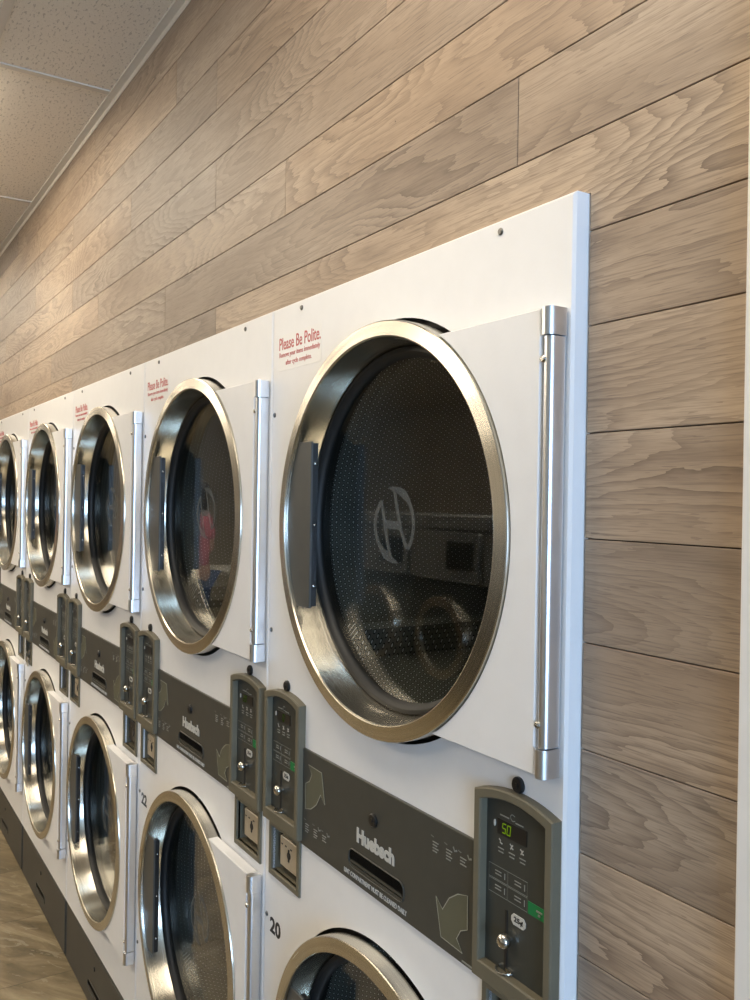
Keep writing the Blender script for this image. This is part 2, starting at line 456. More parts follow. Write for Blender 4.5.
def build_dryer():
    root = empty('stacked_dryer', (0, 0, 0))
    e = 0.0008; c = 0.0035
    # --- cabinet: front sheet with openings, folded edges, side, top and back sheets
    mb = MB()
    holes = [('c', CX, CZ[0], HOLE_R), ('c', CX, CZ[1], HOLE_R)]
    for mx in METER_X: holes.append(('r', mx-COIN, mx+COIN, Z_BOX[0], Z_BOX[1]))
    plate_cells(mb, -W+e+c, -e-c, 0.196, ZT-c, holes, 0.0)
    D = 0.62
    mb.quad((-e-c, 0, 0.196), (-e, c, 0.196), (-e, c, ZT), (-e-c, 0, ZT-c))
    mb.quad((-W+e, c, 0.196), (-W+e+c, 0, 0.196), (-W+e+c, 0, ZT-c), (-W+e, c, ZT))
    mb.quad((-W+e+c, 0, ZT-c), (-e-c, 0, ZT-c), (-e, c, ZT), (-W+e, c, ZT))
    mb.quad((-e, c, 0.196), (-e, D, 0.196), (-e, D, ZT), (-e, c, ZT))
    mb.quad((-W+e, D, 0.196), (-W+e, c, 0.196), (-W+e, c, ZT), (-W+e, D, ZT))
    mb.quad((-W+e, c, ZT), (-e, c, ZT), (-e, D, ZT), (-W+e, D, ZT))
    mb.quad((-e, D, 0.196), (-W+e, D, 0.196), (-W+e, D, ZT), (-e, D, ZT))
    mb.quad((-W+e, 0, 0.196), (-W+e, D, 0.196), (-e, D, 0.196), (-e, 0, 0.196))
    mb.build('cabinet', 'white_enamel', root, smooth=30)
    # --- kick base with its own lower lint panel
    mb = MB(); mb.box(-W+0.004, -0.004, 0.001, D, 0.0, 0.1955); 
    mb.build('kick_base', 'base_grey', root, smooth=0)
    mb = MB(); mb.prism(rrect(-W+0.178, -0.006, 0.006, 0.189, 0.003, 3), -0.0025, 0.0015, cham=0.001)
    lp = mb.build('lower_lint_panel', 'base_grey', root)
    mb = MB(); mb.cyl_y(-0.41, 0.138, 0.0075, -0.0055, -0.0020, dome=0.0015); mb.build('lock', 'black_plastic', lp)
    mb = MB(); pull_slot(mb, -0.487, -0.33, 0.045, 0.078, -0.0027); mb.build('pull_slot', ['base_grey', 'slot_shade'], lp)
    # --- inside: drum, sleeve for both doors
    for cz in CZ:
        mb = MB()
        mb.lathe([(0.285, 0.062), (0.345, 0.062), (0.345, 0.56), (0.10, 0.575)], 96)
        mb.disc(0.10, 0.575, 96, flip=False)
        for k in range(3):                       # lifting ribs
            a = math.radians(100 + 120*k); n = Vector((math.cos(a), 0, math.sin(a))); tg = Vector((-n.z, 0, n.x))
            q = [n*0.344 + tg*0.035, n*0.285 + tg*0.008, n*0.285 - tg*0.008, n*0.344 - tg*0.035]
            i = len(mb.v)
            for yy in (0.08, 0.55): mb.v += [(p.x, yy, p.z) for p in q]
            for j in range(3): mb.face((i+j, i+j+1, i+j+5, i+j+4))
            mb.face((i, i+1, i+2, i+3)); mb.face((i+7, i+6, i+5, i+4))
        mb.build('drum', 'perforated_drum', root, (CX, 0, cz))
        mb = MB(); mb.lathe([(0.3188, 0.003), (0.3188, 0.028), (0.300, 0.030), (0.286, 0.045), (0.286, 0.064), (0.292, 0.064)], 96)
        mb.build('door_seal', 'black_rubber', root, (CX, 0, cz))
    for cz in CZ: build_door(root, cz)
    for k, mx in enumerate(METER_X): build_meter(root, mx)
    for k, mx in enumerate(METER_X): build_coin_box(root, mx)
    build_lint(root)
    # --- screws and sensor plugs
    for (x, z) in ((-0.131, 0.342), (-0.681, 0.342), (-0.786, 0.155), (-0.786, -0.255), (-0.786, -0.798), (-0.786, -1.205)):
        mb = MB(); zz = ZO+z
        mb.cyl_y(x, zz, 0.0047, -0.0024, 0.0, 12, dome=0.0012); mb.box(x-0.0026, x+0.0026, -0.0027, -0.0023, zz-0.0005, zz+0.0005)
        mb.build('screw', 'zinc_screw', root)
    for mx in METER_X:
        mb = MB(); mb.cyl_y(mx-0.0015, ZO-0.3490, 0.0102, -0.0052, 0.0, 20, dome=0.0018)
        mb.cyl_y(mx-0.0015, ZO-0.3490, 0.0030, -0.0062, -0.005, 12); mb.build('key_lock', 'black_plastic', root)
    # --- courtesy notice
    mb = MB(); mb.prism(rrect(-0.774, -0.604, ZO+0.236, ZO+0.303, 0.003, 3), -0.0004, 0.0)
    nt = mb.build('notice', 'notice_film', root, smooth=0)
    mb = MB(); y = -0.0008
    text_mb(mb, 'Please Be Polite.', -0.770, -0.607, ZO+0.275, ZO+0.298, y, 0.008)
    text_mb(mb, 'Remove your items immediately', -0.769, -0.609, ZO+0.2585, ZO+0.2705, y, 0.004)
    text_mb(mb, 'after cycle complete.', -0.742, -0.640, ZO+0.243, ZO+0.255, y, 0.004)
    mb.build('lettering', 'ink_red', nt, smooth=0)
    return root

def pull_slot(mb, x0, x1, z0, z1, y):
    """recessed finger pull shown as a rounded frame with a sloping dark hollow"""
    r = (z1-z0)*0.42; out = rrect(x0, x1, z0, z1, r, 6); inn = inset(out, 0.0022)
    mb.frame(out, inn, y-0.0015, y+0.001, y+0.0002, 0.0006, 0)
    i = len(mb.v); n = len(inn)
    mb.v += [(x, y+0.0002, z) for x, z in inn]; mb.face([i+k for k in range(n)], 1)  # flat dark face painted as the shade inside the pull
    # lighter strip painting the light on the hollow's lower half
    lo = [(x, z) for x, z in rrect(x0+0.004, x1-0.004, z0+0.003, z0+(z1-z0)*0.42, r*0.45, 5)]
    mb.prism(lo, y-0.0004, y+0.0001, 0)

def build_door(root, cz):
    dz = 0.2705; xr = -0.0275 - CX; R = 0.3145
    # white door panel: rectangle cut by the porthole circle
    zt = dz; a0 = math.asin(zt/R); pts = [(R*math.cos(a0), -zt), (xr, -zt), (xr, zt), (R*math.cos(a0), zt)]
    n = 48
    for k in range(1, n):
        a = a0 - 2*a0*k/n; pts.append((R*math.cos(a), R*math.sin(a)))
    mb = MB(); mb.prism(pts, -0.0255, -0.0035, cham=0.0012)
    door = mb.build('door', 'white_enamel', root, (CX, 0, cz), smooth=25)
    # stainless porthole ring (turned profile)
    mb = MB()
    mb.lathe([(0.3125, -0.0020), (0.3130, -0.0262), (0.3125, -0.0280), (0.3110, -0.0290), (0.2905, -0.0312),
              (0.2890, -0.0306), (0.2878, -0.0285), (0.2860, -0.0120), (0.2835, 0.0100), (0.2800, 0.0225), (0.2770, 0.0245),
              (0.2790, 0.0300), (0.2850, 0.0300), (0.2900, 0.0150), (0.2980, 0.0020)], 144, closed=True)
    mb.build('porthole_ring', 'brushed_steel', door, smooth=22)
    mb = MB(); mb.lathe([(0.2800, 0.0240), (0.2780, 0.0190), (0.2720, 0.0180), (0.2660, 0.0220), (0.2630, 0.0290), (0.2650, 0.0360), (0.2800, 0.0360)], 144, closed=True)
    mb.build('glass_gasket', 'black_rubber', door)
    mb = MB(); mb.lathe([(0.2665, 0.0300), (0.2665, 0.0340)], 96); mb.disc(0.2665, 0.0300, 96); mb.disc(0.2665, 0.0340, 96, flip=True)
    mb.build('glass', 'door_glass', door)
    # frosted emblem on the glass
    mb = MB(); y = 0.0294
    def arc(pts, w): ribbon(mb, spline(pts), w, y)
    arc([(-0.0594, 0.0430), (-0.0720, 0.0270), (-0.0785, 0.0050), (-0.0720, -0.0170), (-0.0560, -0.0350), (-0.0360, -0.0465), (-0.0110, -0.0525)], lambda t: 0.0085 if t < .6 else 0.0085 + 0.006*math.sin((t-.6)/.4*PI) - 0.007*max(0, (t-.75)/.25))
    arc([(-0.0600, 0.0420), (-0.0500, 0.0080), (-0.0400, -0.0240), (-0.0290, -0.0490)], lambda t: 0.0085)
    arc([(0.0145, -0.0285), (0.0245, -0.0190), (0.0305, 0.0040), (0.0270, 0.0270), (0.0130, 0.0475), (-0.0070, 0.0590), (-0.0390, 0.0645)], lambda t: 0.0085 if t < .6 else 0.0085 + 0.006*math.sin((t-.6)/.4*PI) - 0.007*max(0, (t-.75)/.25))
    arc([(-0.0230, 0.0600), (-0.0120, 0.0240), (0.0000, -0.0060), (0.0135, -0.0285)], lambda t: 0.0085)
    ribbon(mb, [(-0.0490, 0.0070), (-0.0060, 0.0050)], 0.013, y)
    mb.build('emblem', 'frosted_print', door, smooth=0)
    # grey pull handle: flat bracket across the left of the bowl, folded back along its inner edge
    xe = -0.2030; hz = 0.1430; pts = [(xe, -hz), (xe, hz)]
    Rh = 0.2868; a0 = math.asin(hz/Rh); m = 16
    for k in range(m+1):
        a = PI - a0 + 2*a0*k/m; pts.append((Rh*math.cos(a), Rh*math.sin(a)))
    mb = MB(); mb.prism(pts, -0.0235, -0.0195, cham=0.0008)
    ph = mb.build('pull_handle', 'handle_grey', door)
    mb = MB(); mb.box(xe-0.020, xe-0.001, -0.0195, -0.0090, -hz+0.003, hz-0.003); mb.build('handle_mount', 'black_plastic', door, smooth=0)  # screw mount; its black also paints the shadow beside the gasket
    for zz in (-0.105, 0.0, 0.105):
        mb = MB(); mb.sphere((xe-0.0009, -0.0140, zz), 0.0022, 10, 6, sc=(0.5, 1, 1)); mb.build('handle_screw', 'chrome', door)
    # hinge rod and its two end caps
    hx = -0.0170 - CX; hy = -0.0150
    z0, z1 = -0.2370, 0.2375
    def dshape(w, dpt):
        p = [(hx+w/2, -0.0025), (hx-w/2, -0.0025), (hx-w/2, hy-dpt*0.3)]
        for k in range(1, 12):
            a = PI + PI*k/12; p.append((hx + w/2*math.cos(a), hy - dpt*0.3 + (dpt*0.7)*math.sin(a)*1.0))
        p.append((hx+w/2, hy-dpt*0.3)); return p
    def dprism(name, w, dpt, za, zb, mat):
        p = dshape(w, dpt); n = len(p); mb = MB()
        mb.v += [(x, yy, za) for x, yy in p] + [(x, yy, zb) for x, yy in p]
        for a in range(n):
            b = (a+1) % n; mb.face((a, b, n+b, n+a))
        mb.face(list(reversed(range(n)))); mb.face([n+k for k in range(n)])
        return mb.build(name, mat, door, smooth=35)
    dprism('hinge_rod', 0.0150, 0.0110, z0, z1, 'aluminium')
    dprism('hinge_cap', 0.0185, 0.0150, z1+0.0012, z1+0.0335, 'aluminium')
    dprism('hinge_cap', 0.0185, 0.0150, z0-0.0345, z0-0.0012, 'aluminium')
    for zz in (z1-0.026, z0+0.026):
        mb = MB(); mb.cyl_y(hx-0.004, zz, 0.0042, -0.0285, -0.0225, 12, dome=0.0014)
        mb.box(hx-0.0066, hx-0.0014, -0.0289, -0.0284, zz-0.0006, zz+0.0006); mb.build('hinge_screw', 'chrome', door)

def spline(pts, n=6):
    P = [Vector(p) for p in pts]; out = []
    for i in range(len(P)-1):
        p0 = P[max(i-1, 0)]; p1 = P[i]; p2 = P[i+1]; p3 = P[min(i+2, len(P)-1)]
        for k in range(n):
            t = k/n
            out.append(0.5*((2*p1) + (-p0+p2)*t + (2*p0-5*p1+4*p2-p3)*t*t + (-p0+3*p1-3*p2+p3)*t**3))
    out.append(P[-1]); return [tuple(p) for p in out]
_rib = ribbon
def ribbon(mb, pts, w, y, mi=0, closed=False, depth=0.0004):
    if callable(w): w = [max(0.0012, w(k/(len(pts)-1))) for k in range(len(pts))]
    _rib(mb, pts, w, y, mi, closed, depth)

SEG = {'0': 'abcdef', '2': 'abged', '5': 'afgcd'}
def digits_mb(s, x0, z0, h, y):
    mb = MB(); w = h*0.5; t = h*0.13; sl = 0.12
    for k, ch in enumerate(s):
        ox = x0 + k*w*1.55
        P = {'a': ((0,1),(1,1)), 'b': ((1,1),(1,.5)), 'c': ((1,.5),(1,0)), 'd': ((0,0),(1,0)), 'e': ((0,0),(0,.5)), 'f': ((0,.5),(0,1)), 'g': ((0,.5),(1,.5))}
        for q in SEG[ch]:
            (ax, az), (bx, bz) = P[q]
            f = lambda X, Z: (ox + X*w + Z*h*sl, z0 + Z*h)
            ribbon(mb, [f(ax, az), f(bx, bz)], t, y)
    return mb

def build_meter(root, mx):
    zb, zc = ZO-0.6085, ZO-0.3700
    out = meter_outline(0.0718, zb, zc, 0.0125); inn = meter_outline(0.0585, zb+0.0230, zc-0.0105, 0.0110)
    mb = MB(); mb.frame(out, inn, -0.0145, 0.0, -0.0022, 0.0018)
    o = mb.build('coin_meter', 'olive_grey_metal', root, (mx, 0, 0), smooth=30)
    mb = MB(); ip = inset(inn, -0.001); mb.prism(ip, -0.0026, -0.0004); mb.build('face_plate', 'dark_face', o, smooth=0)
    y = -0.0031
    # display window with its digits
    mb = MB(); mb.prism(rrect(-0.0370, 0.0170, ZO-0.4190, ZO-0.3995, 0.0012, 2), y-0.0004, y+0.0004); mb.build('display', 'black_plastic', o, smooth=0)
    digits_mb('50', -0.0275, ZO-0.4150, 0.0115, y-0.0009).build('digits', 'digit_green', o, smooth=0)
    # printed marks: maker's swash above the display, indicator, three pictograms and captions
    mb = MB()
    for (x0, x1, z) in ((-0.033, -0.016, -0.3945), (-0.004, 0.010, -0.3965)): mb.box(x0, x1, y, y+0.0006, ZO+z-0.0007, ZO+z+0.0007)
    ribbon(mb, spline([(-0.0055, ZO-0.3890), (-0.0105, ZO-0.3880), (-0.0135, ZO-0.3915), (-0.0100, ZO-0.3955), (-0.0050, ZO-0.3945)]), 0.0010, y)
    mb.build('maker_mark', 'print_grey', o, smooth=0)
    for k, xx in enumerate((-0.030, -0.0095, 0.0100)):
        mb = MB()
        for j in range(2): mb.box(xx-0.006+0.001*j, xx+0.005-0.001*j, y, y+0.0006, ZO-0.4370-0.0045*j, ZO-0.4357-0.0045*j)
        mb.build('caption', 'print_grey', o, smooth=0)
    mb = MB()
    mb.prism([(-0.0425+0.0018*math.cos(t*PI/6), ZO-0.4075+0.0042*math.sin(t*PI/6)) for t in range(12)], y-0.0006, y+0.0004)
    for xx, k in ((-0.031, 0), (-0.0105, 1), (0.0085, 2)):
        ribbon(mb, [(xx-0.003, ZO-0.4250), (xx, ZO-0.4268), (xx-0.001, ZO-0.4290), (xx+0.003, ZO-0.4300)], 0.0018, y)
        if k: ribbon(mb, [(xx+0.002, ZO-0.4255), (xx-0.002, ZO-0.4312)], 0.0016, y)
    mb.build('pictogram_print', 'label_white', o, smooth=0)
    # four-key pad
    mb = MB()
    for a in range(2):
        for b in range(2):
            x0 = -0.0525 + 0.0365*a; z1 = ZO - 0.4605 - 0.0185*b; q = [(x0, z1-0.0170), (x0+0.0350, z1-0.0170), (x0+0.0350, z1), (x0, z1)]
            ribbon(mb, q, 0.0008, y, closed=True)
            for j in range(2): mb.box(x0+0.012, x0+0.0235, y, y+0.0005, z1-0.0070-0.0040*j, z1-0.0058-0.0040*j)
            mb.box(x0+0.0295, x0+0.0306, y, y+0.0005, z1-0.0125, z1-0.0050)
    mb.build('keypad', 'print_grey', o, smooth=0)
    mb = MB(); mb.box(0.0210, 0.0585, y-0.0003, y+0.0006, ZO-0.4965, ZO-0.4815); st = mb.build('start_button', 'tag_green', o, smooth=0)
    mb = MB(); mb.box(0.036, 0.046, y-0.0009, y-0.0002, ZO-0.4885, ZO-0.4865); mb.box(0.039, 0.043, y-0.0009, y-0.0002, ZO-0.4930, ZO-0.4905)
    mb.build('start_caption', 'print_grey', o, smooth=0)
    # price label
    x0, x1, z0, z1, k = -0.0085, 0.0175, ZO-0.5205, ZO-0.5070, 0.004
    mb = MB(); mb.prism([(x0+k, z0), (x1-k, z0), (x1, z0+k), (x1, z1-k), (x1-k, z1), (x0+k, z1), (x0, z1-k), (x0, z0+k)], y-0.0005, y+0.0004, 0)
    text_mb(mb, '25¢', x0+0.005, x1-0.0045, z0+0.0028, z1-0.0028, y-0.0009, 0.02, 1)
    mb.build('price_label', ['label_white', 'ink_black'], o, smooth=0)
    # coin slot, knob and curved lever at its foot
    sx = -0.0180
    mb = MB(); mb.box(sx-0.0018, sx+0.0018, y-0.0004, y+0.0006, ZO-0.5400, ZO-0.5085); mb.box(sx-0.0024, sx+0.0024, y-0.0004, y+0.0006, ZO-0.5860, ZO-0.5500)
    mb.build('coin_slot', 'ink_black', o, smooth=0)
    mb = MB(); mb.lathe([(0.0, -0.0185), (0.0050, -0.0180), (0.0086, -0.0150), (0.0096, -0.0110), (0.0084, -0.0070), (0.0040, -0.0050), (0.0040, -0.0022)], 24, sx+0.0050, ZO-0.5430)
    mb.build('coin_knob', 'chrome', o)
    mb = MB(); path = []
    for k in range(17):
        a = PI*k/16; path.append((sx-0.001-0.0125*math.cos(a), -0.0024-0.0115*math.sin(a), ZO-0.5830))
    mb.tube(path, 0.0014, 8); mb.box(sx+0.0015, sx+0.0125, -0.0050, -0.0022, ZO-0.5835, ZO-0.5790); mb.build('coin_lever', 'chrome', o)

def build_coin_box(root, mx):
    hw = 0.0625; z0, z1 = ZO-0.7145, ZO-0.6115
    out = [(-hw, z0), (hw, z0), (hw, z1), (-hw, z1)]; inn = [(-COIN, Z_BOX[0]), (COIN, Z_BOX[0]), (COIN, Z_BOX[1]), (-COIN, Z_BOX[1])]
    mb = MB(); mb.frame(out, inn, -0.0045, 0.0, 0.024, 0.0012)
    mb.quad((-COIN, 0.024, Z_BOX[0]), (COIN, 0.024, Z_BOX[0]), (COIN, 0.024, Z_BOX[1]), (-COIN, 0.024, Z_BOX[1]))
    o = mb.build('coin_box', 'olive_grey_metal', root, (mx, 0, 0), smooth=0)
    za, zb = Z_BOX[0]+0.014, Z_BOX[1]-0.012; y = 0.005
    mb = MB(); mb.prism(rrect(-0.032, 0.0490, za, zb, 0.0015, 2), y, 0.0235, cham=0.0012)
    v = mb.build('vault_plate', 'vault_steel', o, smooth=30)
    mb = MB(); mb.cyl_y(0.004, (za+zb)/2, 0.0065, y-0.0012, y+0.001, 16); mb.box(0.0024, 0.0056, y-0.0015, y, (za+zb)/2-0.011, (za+zb)/2+0.011)
    for xx in (-0.027, -0.012, 0.010): mb.box(xx, xx+0.006, y-0.0005, y+0.0005, zb-0.0150, zb-0.0125)
    mb.build('keyhole', 'ink_black', o, smooth=0)

ARROW = [(-0.2489, -0.5480), (-0.2335, -0.5600), (-0.2190, -0.5390), (-0.2000, -0.5260), (-0.1795, -0.5205), (-0.1790, -0.5650), (-0.1930, -0.5720), (-0.2015, -0.5860), (-0.1890, -0.6000), (-0.2360, -0.5985)]
def build_lint(root):
    x0, x1, z0, z1 = -0.6480, -0.1540, ZO-0.6150, ZO-0.4440
    mb = MB(); mb.prism(rrect(x0, x1, z0, z1, 0.003, 3), -0.0040, 0.0, cham=0.0010)
    o = mb.build('lint_panel', 'lint_grey', root, smooth=30)
    def fin(): 
        for ch in o.children: ch.location.x = 0.009
    y = -0.0046; cx = (x0+x1)/2
    def arrow(pts):
        mb = MB(); ccw = pts if sum((pts[k-1][0]*pts[k][1]-pts[k][0]*pts[k-1][1]) for k in range(len(pts))) > 0 else pts[::-1]
        mb.prism(ccw, y, y+0.0008, 0); ribbon(mb, ccw, 0.0014, y-0.0003, 1, closed=True); mb.build('arrow', ['arrow_fill', 'arrow_line'], o, smooth=0)
    arrow([(x, ZO+z) for x, z in ARROW])
    mxx = (-0.2489-0.1790)/2; mzz = -0.5600
    arrow([(-0.6020+(mxx-x)*1.0, ZO-0.5080+(mzz-z)) for x, z in ARROW])
    mb = MB(); mb.cyl_y(-0.413, ZO-0.4960, 0.0105, -0.0085, -0.0035, 24, dome=0.0018); mb.cyl_y(-0.413, ZO-0.4960, 0.0035, -0.0098, -0.008, 14)
    mb.build('lock', 'black_plastic', o)
    mb = MB(); text_mb(mb, 'Huebsch', -0.4625, -0.3545, ZO-0.5465, ZO-0.5225, y, 0.05); mb.build('maker_lettering', 'label_white', o, smooth=0)
    mb = MB(); pull_slot(mb, -0.4870, -0.3270, ZO-0.5930, ZO-0.5610, -0.0042); mb.build('pull_slot', ['lint_grey', 'slot_shade'], o, smooth=30)
    mb = MB(); text_mb(mb, 'LINT COMPARTMENT MUST BE CLEANED DAILY', -0.5000, -0.3200, ZO-0.6065, ZO-0.5990, y, 0.01); mb.build('instruction_line', 'label_white', o, smooth=0)
    # small instruction columns beside each arrow
    for bx, bz in ((-0.263, -0.468), (-0.641, -0.566)):
        mb = MB()
        for c in range(3):
            xx = bx + 0.031*c
            for r in range(4 if c < 2 else 3): mb.box(xx+0.004, xx+0.017-0.003*(r % 2), y, y+0.0006, ZO+bz-0.0085-0.0042*r, ZO+bz-0.0071-0.0042*r)
            ribbon(mb, [(xx, ZO+bz), (xx+0.006, ZO+bz-0.001)], 0.0010, y)
            if c: ribbon(mb, [(xx+0.020, ZO+bz+0.001), (xx+0.023, ZO+bz-0.004), (xx+0.028, ZO+bz-0.002)], 0.0028, y)
        mb.build('instruction_print', 'print_grey', o, smooth=0)
    mb = MB(); mb.box(-0.190, -0.162, y, y+0.0006, ZO-0.6115, ZO-0.6095); mb.build('serial_print', 'print_grey', o, smooth=0); fin()

LABELS = ['white stacked tumble dryer at the right end of the row, its display reading 50',
          'white stacked tumble dryer marked 22, second from the right end of the row',
          'white stacked tumble dryer third from the right end, left of the one marked 22',
          'white stacked tumble dryer with keys hanging at its coin box, fourth from the right end',
          'white stacked tumble dryer cut by the left photo edge, fifth from right',
          'white stacked tumble dryer farthest down the row, sixth from the right end']
proto = build_dryer()
rows = [proto] + [copy_tree(proto) for _ in range(5)]
def kids(o, name): return [c for c in o.children if c.name.split('.')[0] == name]
for k, r in enumerate(rows):
    r.location.x = -W*k
    tag(r, LABELS[k], 'tumble dryer', 'stacked dryers in a row along the plank wall')
# unit numbers stencilled on the first two units
for k, s in ((0, '20'), (1, '22')):
    mb = MB(); text_mb(mb, s, -0.7720, -0.7270, ZO-0.8260, ZO-0.7960, -0.0005, 0.03)
    mb.build('unit_number', 'ink_black', rows[k], smooth=0)
# what the other displays show
for k, r in enumerate(rows):
    for j, mt in enumerate(sorted(kids(r, 'coin_meter'), key=lambda o: -o.location.x)):
        for d in kids(mt, 'digits'):
            if (k, j) == (0, 0): continue
            if (k, j) == (1, 0) or (k, j) == (0, 1):
                s = '20' if k else '0'
                nd = digits_mb(s, -0.0275 if k else -0.0130, ZO-0.4150, 0.0115, -0.0040).build('digits_tmp', 'digit_dim', None, smooth=0)
                d.data = nd.data; bpy.data.objects.remove(nd)
            else: bpy.data.objects.remove(d)
# two coin boxes fitted with black lock plates
for k, j in ((2, 0), (3, 0), (3, 1), (4, 0)):
    cb = sorted(kids(rows[k], 'coin_box'), key=lambda o: -o.location.x)[j]
    vp = kids(cb, 'vault_plate')[0]; me = vp.data.copy(); me.materials[0] = MATS['black_plastic']; vp.data = me
    kh = kids(cb, 'keyhole')[0]; me = kh.data.copy(); me.materials[0] = MATS['zinc_screw']; kh.data = me
    vp['label'] = 'black lock plate'

# bunch of keys hanging at the left coin box of the fourth unit
kx = -W*3 + METER_X[1]; kz = (Z_BOX[0]+Z_BOX[1])/2 + 0.006
ring = empty('key_bunch', (kx+0.022, 0.0070, kz-0.012), 'small bunch of keys hanging from a coin box lock, fourth dryer', 'keys')
mb = MB(); mb.tube([(0.0, -0.0205 + 0.0055*math.cos(2*PI*k/20), -0.004+0.011*math.sin(2*PI*k/20)) for k in range(21)], 0.0012, 6); mb.build('split_ring', 'chrome', ring)
for k, a in enumerate((-0.25, 0.05, 0.35)):
    mb = MB(); y = -0.0155 - 0.003*k
    mb.prism([(0.008*math.cos(2*PI*t/14), -0.021+0.008*math.sin(2*PI*t/14)) for t in range(14)], y, y+0.0018)
    mb.prism([(-0.0028, -0.052), (0.0028, -0.052), (0.0034, -0.045), (0.0026, -0.041), (0.0034, -0.036), (0.003, -0.027), (-0.003, -0.027)], y, y+0.0018)
    o = mb.build('key', 'chrome' if k != 1 else 'vault_steel', ring, smooth=30); o.rotation_euler = (0, a, 0)
mb = MB(); mb.tube([(0.0, -0.0024, 0.012), (0.0, -0.0120, 0.012)], 0.003, 10); mb.box(-0.007, 0.007, -0.0140, -0.0120, -0.004, 0.018); mb.build('lock_key', 'chrome', ring, smooth=30)

# ------------------------------------------------------------------ room shell
XL, XR, YF = -12.0, 4.6, -6.2
DX0, DX1 = -W*6, 0.0
zl = [0.0, 0.10, 0.2195, 0.339, 0.4585, 0.578, 0.6975, 0.817, 0.9365] + [ZO + v for v in
      (-0.5585+0.0, -0.4390, -0.3190, -0.2000, -0.0820, 0.0360, 0.1550, 0.2000, 0.3130, 0.4285, 0.5440, 0.6540, 0.7680, 0.8830, 0.9980, 1.1130)] + [CEIL]
zl = [ZO + v for v in (-1.615, -1.485, -1.3655, -1.2460, -1.1260, -1.0060, -0.8870, -0.7670, -0.6470, -0.5267, -0.4078, -0.2872, -0.1637,
      -0.0434, 0.0787, 0.2030, 0.3130, 0.4285, 0.5440, 0.6535, 0.7680, 0.8830, 0.9980, 1.1130)] + [CEIL]
offs = {ZO+0.3130: 0.229, ZO+0.4285: -0.127, ZO+0.5440: -0.8013, ZO+0.6535: -1.163, ZO+0.7680: -0.448, ZO+0.8830: -1.167, ZO+0.9980: -0.065, ZO+1.1130: -0.874}
def build_wall():
    verts, faces, uvs, ids, mats = [], [], [], [], []
    def slab(x0, x1, z0, z1, pid, ux, gb=1, gt=1):
        g = 0.0007; y0, y1 = WALL_Y, WALL_Y+0.010
        x0 += g; x1 -= g; z0 += g*gb; z1 -= g*gt; bb, bt = 0.0006*gb, 0.0006*gt
        if x1-x0 < 0.003 or z1-z0 < 0.003: return
        b = 0.0006; i = len(verts)
        verts.extend([(x0+b,y0,z0+bb),(x1-b,y0,z0+bb),(x1-b,y0,z1-bt),(x0+b,y0,z1-bt),(x0,y0+b,z0),(x1,y0+b,z0),(x1,y0+b,z1),(x0,y0+b,z1),(x0,y1,z0),(x1,y1,z0),(x1,y1,z1),(x0,y1,z1)])
        fs = [(0,1,2,3),(4,5,1,0),(5,6,2,1),(6,7,3,2),(7,4,0,3),(8,9,5,4),(9,10,6,5),(10,11,7,6),(11,8,4,7)]
        for f in fs:
            faces.append(tuple(i+k for k in f)); ids.append(pid); mats.append(0)
            uvs.append([(verts[i+k][0]-ux, verts[i+k][2]-zrow) for k in f])
    pid = 0
    for r in range(len(zl)-1):
        zrow = zl[r]; za, zb = zl[r], zl[r+1]
        off = next((v for k, v in offs.items() if abs(k-zl[r]) < 1e-6), 0.42 + 0.19*((r*7) % 5))
        n0 = math.floor((XL-off)/1.38)
        for k in range(n0, n0+14):
            a, b = off + 1.38*k, off + 1.38*(k+1)
            a, b = max(a, XL), min(b, XR)
            if b <= a: continue
            pid += 1
            if zb <= ZT+0.002:
                if a < DX0: slab(a, min(b, DX0-0.001), za, zb, pid, a)
                if b > DX1: slab(max(a, DX1+0.0012), b, za, zb, pid, a)
            elif za < ZT+0.002:
                zc = ZT + 0.0005
                if a < DX0: slab(a, min(b, DX0-0.001), za, zc, pid, a, gt=0)
                if b > DX1: slab(max(a, DX1+0.0012), b, za, zc, pid, a, gt=0)
                slab(a, b, zc, zb, pid, a, gb=0)
            else: slab(a, b, za, zb, pid, a)
    # backing behind the planks
    for (x0, x1, z0, z1) in ((XL, DX0-0.002, 0, CEIL), (DX1+0.001, XR, 0, CEIL), (DX0-0.002, DX1+0.001, ZT+0.0005, CEIL)):
        i = len(verts); y = WALL_Y+0.006
        verts.extend([(x0,y,z0),(x1,y,z0),(x1,y,z1),(x0,y,z1)]); faces.append((i,i+1,i+2,i+3)); ids.append(0); mats.append(1); uvs.append([(0,0)]*4)
    me = bpy.data.meshes.new('wall_back'); me.from_pydata(verts, [], faces)
    me.materials.append(MATS['oak_plank']); me.materials.append(MATS['plank_gap'])
    at = me.attributes.new('plank_id', 'FLOAT', 'FACE'); at.data.foreach_set('value', [float(v) for v in ids])
    ul = me.uv_layers.new(name='UVMap'); k = 0
    for p, uvl in zip(me.polygons, uvs):
        p.material_index = mats[p.index]
        for q in uvl: ul.data[k].uv = q; k += 1
    o = bpy.data.objects.new('wall_back', me); COL.objects.link(o); return struct(o)
build_wall()

mb = MB(); mb.box(XL, XR, YF, 0.70, -0.10, 0.0); struct(mb.build('floor', 'slate_vinyl', smooth=0))
